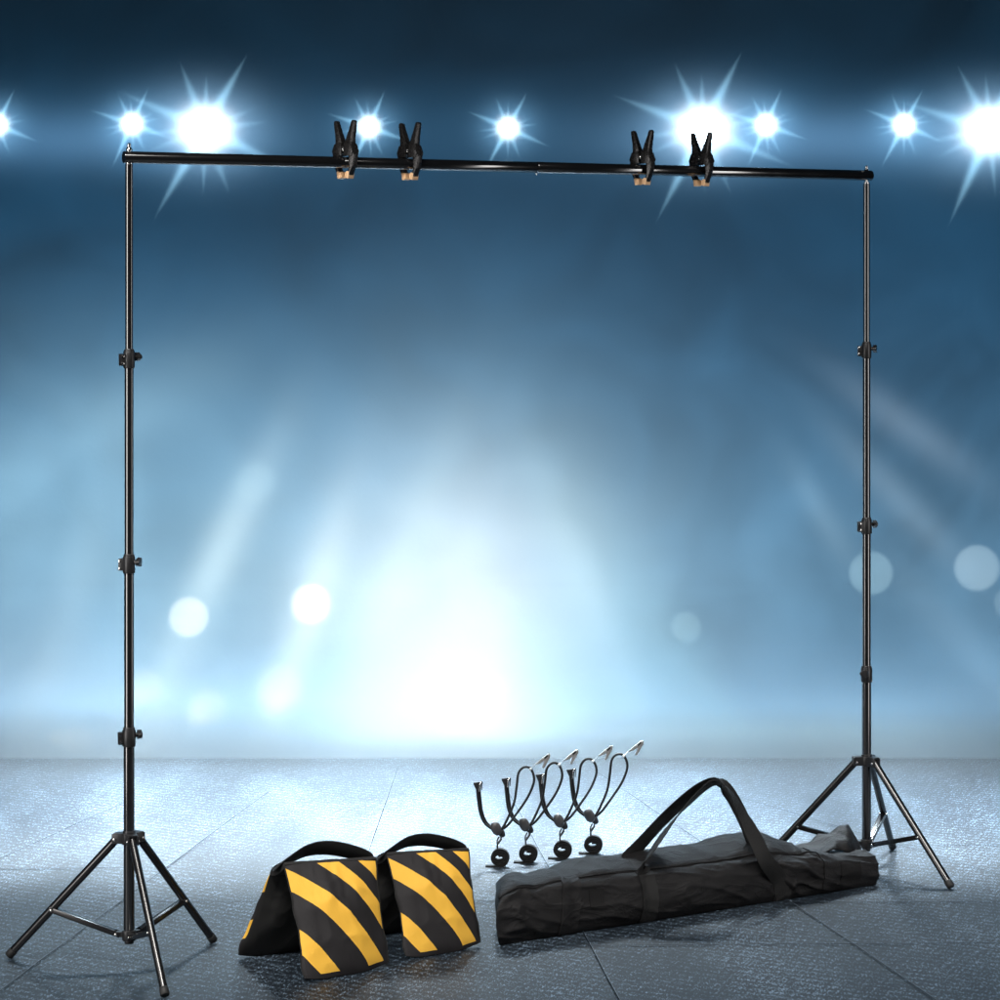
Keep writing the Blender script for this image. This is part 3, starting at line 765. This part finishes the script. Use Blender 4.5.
# ------------------------------------------------------------------ lights
KW = 0.628
def link_light(name, data, loc, rot=(0, 0, 0), target=None):
    o = bpy.data.objects.new(name, data); C.objects.link(o); o.location = loc; o.rotation_euler = rot
    if target is not None: o.rotation_euler = (V(target)-V(loc)).to_track_quat('-Z', 'Y').to_euler()
    return o
def proj_data(name, D, parts, noise_amt=0.0, zl=None):
    """unseen spot throwing an added glow pattern; parts = [(colour, fn(t,u,v))], u,v metres on the cloth"""
    L = bpy.data.lights.new(name, 'SPOT'); L.spot_size = R(165); L.spot_blend = 0.0; L.shadow_soft_size = 0.0
    L.energy = 1000.0; L.use_nodes = True
    t = NT(L.node_tree); em = t.n['Emission']
    tc = t.node('ShaderNodeTexCoord'); sp = t.node('ShaderNodeSeparateXYZ'); t.l.new(tc.outputs['Normal'], sp.inputs[0])
    az = t.m('ABSOLUTE', sp.outputs[2])
    u = t.m('MULTIPLY', t.m('DIVIDE', sp.outputs[0], az), D); v = t.m('MULTIPLY', t.m('DIVIDE', sp.outputs[1], az), D)
    comp = t.m('DIVIDE', D*D*KW, t.m('POWER', az, 3.0))
    col = None
    for c, fn in parts:
        k = t.node('ShaderNodeVectorMath', operation='SCALE'); k.inputs[0].default_value = c; t.l.new(fn(t, u, v), k.inputs['Scale'])
        if col is None: col = k.outputs[0]
        else:
            a = t.node('ShaderNodeVectorMath', operation='ADD'); t.l.new(col, a.inputs[0]); t.l.new(k.outputs[0], a.inputs[1]); col = a.outputs[0]
    if noise_amt:
        cb = t.node('ShaderNodeCombineXYZ'); t.l.new(u, cb.inputs[0]); t.l.new(v, cb.inputs[1])
        nz = t.node('ShaderNodeTexNoise'); nz.inputs['Scale'].default_value = 1.5; nz.inputs['Detail'].default_value = 4; nz.inputs['Distortion'].default_value = 0.7; t.l.new(cb.outputs[0], nz.inputs['Vector'])
        comp = t.m('MULTIPLY', comp, t.m('MAXIMUM', t.m('MULTIPLY_ADD', t.m('SUBTRACT', nz.outputs['Fac'], 0.5), 4*noise_amt, 1.0), 0.0))
    if zl is not None:                                   # cutoff: nothing is thrown below the foot of the cloth
        comp = t.m('MULTIPLY', comp, t.m('GREATER_THAN', v, -zl-0.02))
    t.l.new(col, em.inputs['Color']); t.l.new(comp, em.inputs['Strength'])
    return L
def gauss(sx, sy, ang=0.0, du=0.0, dv=0.0, pw=2.0):
    def fn(t, u, v):
        if du: u = t.m('SUBTRACT', u, du)
        if dv: v = t.m('SUBTRACT', v, dv)
        c, s = math.cos(ang), math.sin(ang)
        a = t.m('ADD', t.m('MULTIPLY', u, c/sx), t.m('MULTIPLY', v, s/sx))
        b = t.m('ADD', t.m('MULTIPLY', u, -s/sy), t.m('MULTIPLY', v, c/sy))
        r = t.m('ADD', t.m('MULTIPLY', a, a), t.m('MULTIPLY', b, b))
        if pw != 2.0: r = t.m('POWER', r, pw/2)
        return t.m('EXPONENT', t.m('MULTIPLY', r, -1.0))
    return fn
def spikes(lst):
    def fn(t, u, v):
        tot = None
        for ang, Ln, w, amp in lst:
            c, s = math.cos(R(ang)), math.sin(R(ang))
            a = t.m('ADD', t.m('MULTIPLY', u, c), t.m('MULTIPLY', v, s)); b = t.m('ADD', t.m('MULTIPLY', u, -s), t.m('MULTIPLY', v, c))
            k = t.m('MAXIMUM', t.m('SUBTRACT', 1.0, t.m('DIVIDE', a, Ln)), 0.0)
            ww = t.m('ADD', t.m('MULTIPLY', k, w), 0.0006)
            q = t.m('DIVIDE', b, ww)
            g = t.m('EXPONENT', t.m('MULTIPLY', t.m('MULTIPLY', q, q), -1.0))
            g = t.m('MULTIPLY', t.m('MULTIPLY', g, t.m('MULTIPLY', t.m('POWER', k, 1.5), amp)), t.m('GREATER_THAN', a, 0.0))
            tot = g if tot is None else t.m('ADD', tot, g)
        return tot
    return fn
FACE = (R(90), 0, 0)
def wallpt(px, py, D): return V(((px-500)*M1, WALL_Y-D, EYE-(py-300)*M1))
def wash(name, px, py, D, parts, noise_amt=0.0):
    return link_light(name, proj_data(name, D, parts, noise_amt, EYE-(py-300)*M1), wallpt(px, py, D), FACE)
TESTCAL = False
def px2(p): return p*M1
def G(cx, cy, sx, sy, deg=0.0, pw=2.0, ox=500, oy=500):
    """soft spot on the cloth, frame units; deg counts clockwise from the right"""
    return gauss(px2(sx), px2(sy), R(-deg), px2(cx-ox), -px2(cy-oy), pw)
def const(t, u, v): return t.m('ADD', 1.0, 0.0)

# added unseen spot throws the backdrop gradient: navy above, pale blue below
wash('added_gradient_spot', 500, 500, 1.5, [
    ((0.0015, 0.008, 0.015), const),
    ((0.006, 0.048, 0.108), G(500, 350, 2600, 250)),
    ((0.105, 0.225, 0.335), G(560, 670, 800, 255))], 0.38)
wash('added_left_glow', 90, 520, 1.2, [((0.17, 0.30, 0.38), G(80, 505, 230, 140, ox=90, oy=520)), ((0.22, 0.31, 0.37), G(150, 735, 280, 130, ox=90, oy=520))], 0.38)  # added unseen spot for the pale glow on the left
wash('added_centre_glow', 455, 640, 1.2, [  # added unseen spot, stands in for the white glow at the centre
    ((0.30, 0.50, 0.63), G(455, 625, 200, 210, ox=455, oy=640)),
    ((0.33, 0.26, 0.18), G(455, 618, 150, 155, 0, 2.6, ox=455, oy=640)), ((0.22, 0.12, 0.04), G(460, 635, 85, 100, ox=455, oy=640)),
    ((0.04, 0.05, 0.05), G(350, 765, 330, 70, ox=455, oy=640)), ((0.06, 0.08, 0.07), G(880, 765, 260, 50, ox=455, oy=640))], 0.22)
def beam(cx, cy, ln, wd, deg, col): wash('added_shaft_glow', cx, min(cy, 640), 0.9, [(col, G(cx, cy, ln, wd, deg, ox=cx, oy=min(cy, 640)))])  # added unseen spots imitate shafts of light on the cloth
beam(222, 550, 105, 21, 116, (0.27, 0.30, 0.28)); beam(310, 610, 110, 21, 107, (0.30, 0.29, 0.24))
beam(905, 425, 85, 18, 36, (0.085, 0.105, 0.125)); beam(900, 500, 95, 17, 46, (0.08, 0.105, 0.125)); beam(822, 515, 60, 14, 60, (0.06, 0.085, 0.10)); beam(960, 640, 110, 22, 48, (0.04, 0.055, 0.065))
beam(625, 615, 150, 42, 66, (0.05, 0.09, 0.09)); beam(585, 590, 130, 22, 68, (0.07, 0.09, 0.08)); beam(700, 690, 120, 26, 62, (0.03, 0.05, 0.05)); beam(400, 560, 120, 20, 112, (0.06, 0.07, 0.05)); beam(60, 640, 150, 24, 108, (0.06, 0.06, 0.05)); beam(170, 690, 120, 24, 112, (0.08, 0.08, 0.06)); beam(120, 420, 130, 40, 150, (0.06, 0.09, 0.10))
def disc(cx, cy, r, col): wash('added_bokeh_spot', cx, min(cy, 690), 0.9, [(col, G(cx, cy, r, r, 0, 16.0, ox=cx, oy=min(cy, 690)))])  # added unseen spots draw the bokeh circles as discs of light
for cx, cy, r, c in ((189, 617, 20, (.40, .36, .28)), (311, 604, 20, (.5, .4, .3)), (280, 687, 23, (.22, .18, .12)), (208, 706, 18, (.22, .18, .12)), (146, 686, 17, (.22, .19, .13)),
                     (78, 740, 14, (.10, .09, .07)), (871, 573, 22, (.11, .16, .17)), (977, 568, 23, (.16, .20, .21)), (1012, 603, 18, (.07, .09, .09)), (490, 690, 17, (.12, .09, .06)), (686, 627, 15, (.07, .10, .10)),
                     (255, 483, 21, (.05, .07, .07))):
    disc(cx, cy, r, c)
wash('added_haze_glow', 60, 138, 0.9, [((0.05, 0.11, 0.19), G(70, 140, 160, 26, ox=60, oy=138))])  # added unseen spots imitate the haze band along the lamps
wash('added_haze_glow', 830, 138, 0.9, [((0.06, 0.12, 0.20), G(830, 140, 190, 27, ox=830, oy=138))])

# ------------------------------------------------------------------ stage lights on the backdrop
def k_(l, f, w): return [(a, px2(L*f), px2(wd*w), am) for a, L, wd, am in l]
SP = [(62, 38, 2.0, 1.0), (242, 46, 2.0, 1.0), (158, 42, 2.2, .75), (-24, 44, 2.2, .75), (112, 32, 2.0, .7), (292, 32, 2.0, .6), (90, 25, 1.4, .7), (270, 30, 1.4, .6), (8, 30, 1.6, .5), (186, 30, 1.6, .5), (24, 26, 1.6, .5), (203, 28, 1.6, .5)]
small = proj_data('added_halo_spot', 0.25, [  # added unseen spot throws a lamp's halo and star spikes on the cloth
    ((2.6, 2.7, 2.7), G(500, 500, 9.5, 9.5, 0, 2.6)), ((0.13, 0.30, 0.48), G(500, 500, 24, 22)), ((0.012, 0.038, 0.07), G(500, 503, 70, 40)),
    ((0.45, 0.95, 1.3), spikes(k_(SP, 1.15, 1.7)))])
big = proj_data('added_wide_halo_spot', 0.30, [  # the same added halo and spikes, wider, for the large lamps
    ((2.2, 2.3, 2.3), G(500, 500, 24, 20, 0, 2.6)), ((0.30, 0.52, 0.75), G(500, 500, 46, 34)), ((0.036, 0.095, 0.165), G(500, 505, 115, 48)),
    ((0.5, 1.0, 1.35), spikes(k_(SP, 2.4, 3.6)))])
lens_n = [(-3, 125, 0), (132, 124, 0), (205, 129, 1), (369, 127, 0), (508, 128, 0), (703, 129, 2), (766, 125, 0), (904, 125, 0), (990, 130, 1)]
llab = ['small white stage lamp cut off by the left picture edge', 'small white stage lamp just above the left end of the crossbar', 'large white floodlight above the crossbar, just right of a small lamp',
        'small white stage lamp between the two left clamps', 'small white stage lamp in the middle, above the bare stretch of crossbar', 'widest white floodlight, behind the clamp farthest right',
        'small white stage lamp just right of the widest floodlight', 'small white stage lamp between the crossbar end and the floodlight at the edge', 'large white floodlight at the right picture edge']
def make_lamp(rx, rz):
    root = empty('stage_light', (0, 0, 0))
    m = MB(); m.tube([(0, 0.0, 0), (0, -0.002, 0), (0, -0.003, 0)], [1.0, 1.0, 0.96], 36, flat=1.0, up=V((1, 0, 0)))
    m.v = [V((v.x*rx*0.93, v.y, v.z*rz*0.93)) for v in m.v]; m.build('housing', M['housing'], root)
    m = MB(); pr = [(0.0, 1.0), (0.02, 0.97), (0.035, 0.85), (0.046, 0.62), (0.052, 0.34), (0.054, 0.05)]
    m.tube([(0, -0.003-h*0.28, 0) for h, _ in pr], [r for _, r in pr], 36, up=V((1, 0, 0)))
    m.v = [V((v.x*rx, v.y, v.z*rz)) for v in m.v]; m.build('lens', M['lens'], root)
    return root
protos = {}
for (px, py, kind), lab in zip(lens_n, llab):
    if kind == 0:
        o = copy_tree(protos[0]) if 0 in protos else protos.setdefault(0, make_lamp(px2(6.5), px2(6.5)))
    else: o = make_lamp(px2(18 if kind == 1 else 24), px2(15))
    o.location = ((px-500)*M1, WALL_Y, EYE-(py-300)*M1)
    tag(o, lab, 'stage light', 'stage lights in a row on the backdrop')
    l = link_light('added_halo_spot', small if kind == 0 else big, wallpt(px, py, 0.25 if kind == 0 else 0.30), FACE)
    l.rotation_euler = (R(90), R(random.uniform(-5, 5)), 0)

# ------------------------------------------------------------------ studio lamps in front, added spots over the far floor
def area(name, loc, target, sx, sy, e, col=(1, 1, 1), spread=180):
    L = bpy.data.lights.new(name, 'AREA'); L.shape = 'RECTANGLE'; L.size = sx; L.size_y = sy; L.energy = e; L.color = col; L.spread = R(spread)
    return link_light(name, L, loc, target=target)
area('softbox', (-2.35, 4.95, 1.20), (-0.5, 6.1, 0.9), 0.50, 2.35, 9.5, (1, 0.97, 0.95), 90)
area('softbox', (2.55, 5.95, 1.20), (0.7, 6.9, 0.9), 0.50, 2.35, 6.5, (1, 0.97, 0.96), 90)
area('key', (-0.7, 3.5, 4.2), (0.1, 6.2, 0.0), 3.4, 0.9, 52, (1.0, 0.97, 0.93), 64)
def spot(name, loc, target, e, size, col, rad=0.25, blend=0.6):
    L = bpy.data.lights.new(name, 'SPOT'); L.spot_size = R(size); L.spot_blend = blend; L.shadow_soft_size = rad; L.energy = e; L.color = col
    return link_light(name, L, loc, target=target)
for px, e in ((20, 1500), (260, 2300), (500, 2300), (740, 1500), (980, 1000)):  # unseen spots added to brighten the floor towards the back
    x = (px-500)*M1
    spot('added_floor_spot', (x, 8.45, 2.2), (x, 8.45-2.2*math.tan(R(9)), 0.0), e*0.74, 57, (0.80, 0.92, 1.0), 0.15, 0.8)
    spot('added_floor_spot', (x, 8.72, 2.2), (x, 8.72-2.2*math.tan(R(22)), 0.0), e*0.085, 74, (0.76, 0.90, 1.0), 0.15, 1.0)

w = bpy.data.worlds.new('World'); sc.world = w; w.use_nodes = True
w.node_tree.nodes['Background'].inputs[0].default_value = (0.10, 0.22, 0.38, 1); w.node_tree.nodes['Background'].inputs[1].default_value = 0.02

cam = bpy.data.cameras.new('camera'); co = bpy.data.objects.new('camera', cam); C.objects.link(co)
co.location = (0, 0, EYE); co.rotation_euler = (R(90), 0, 0)
cam.sensor_width = 36; cam.lens = 36*F/1000; cam.shift_y = -0.2; cam.clip_end = 100
sc.camera = co
sc.view_settings.view_transform = 'Standard'; sc.view_settings.look = 'None'; sc.view_settings.gamma = 1; sc.view_settings.exposure = 0
sc.view_settings.use_curve_mapping = False
sc.cycles.max_bounces = 6; sc.cycles.use_denoising = True
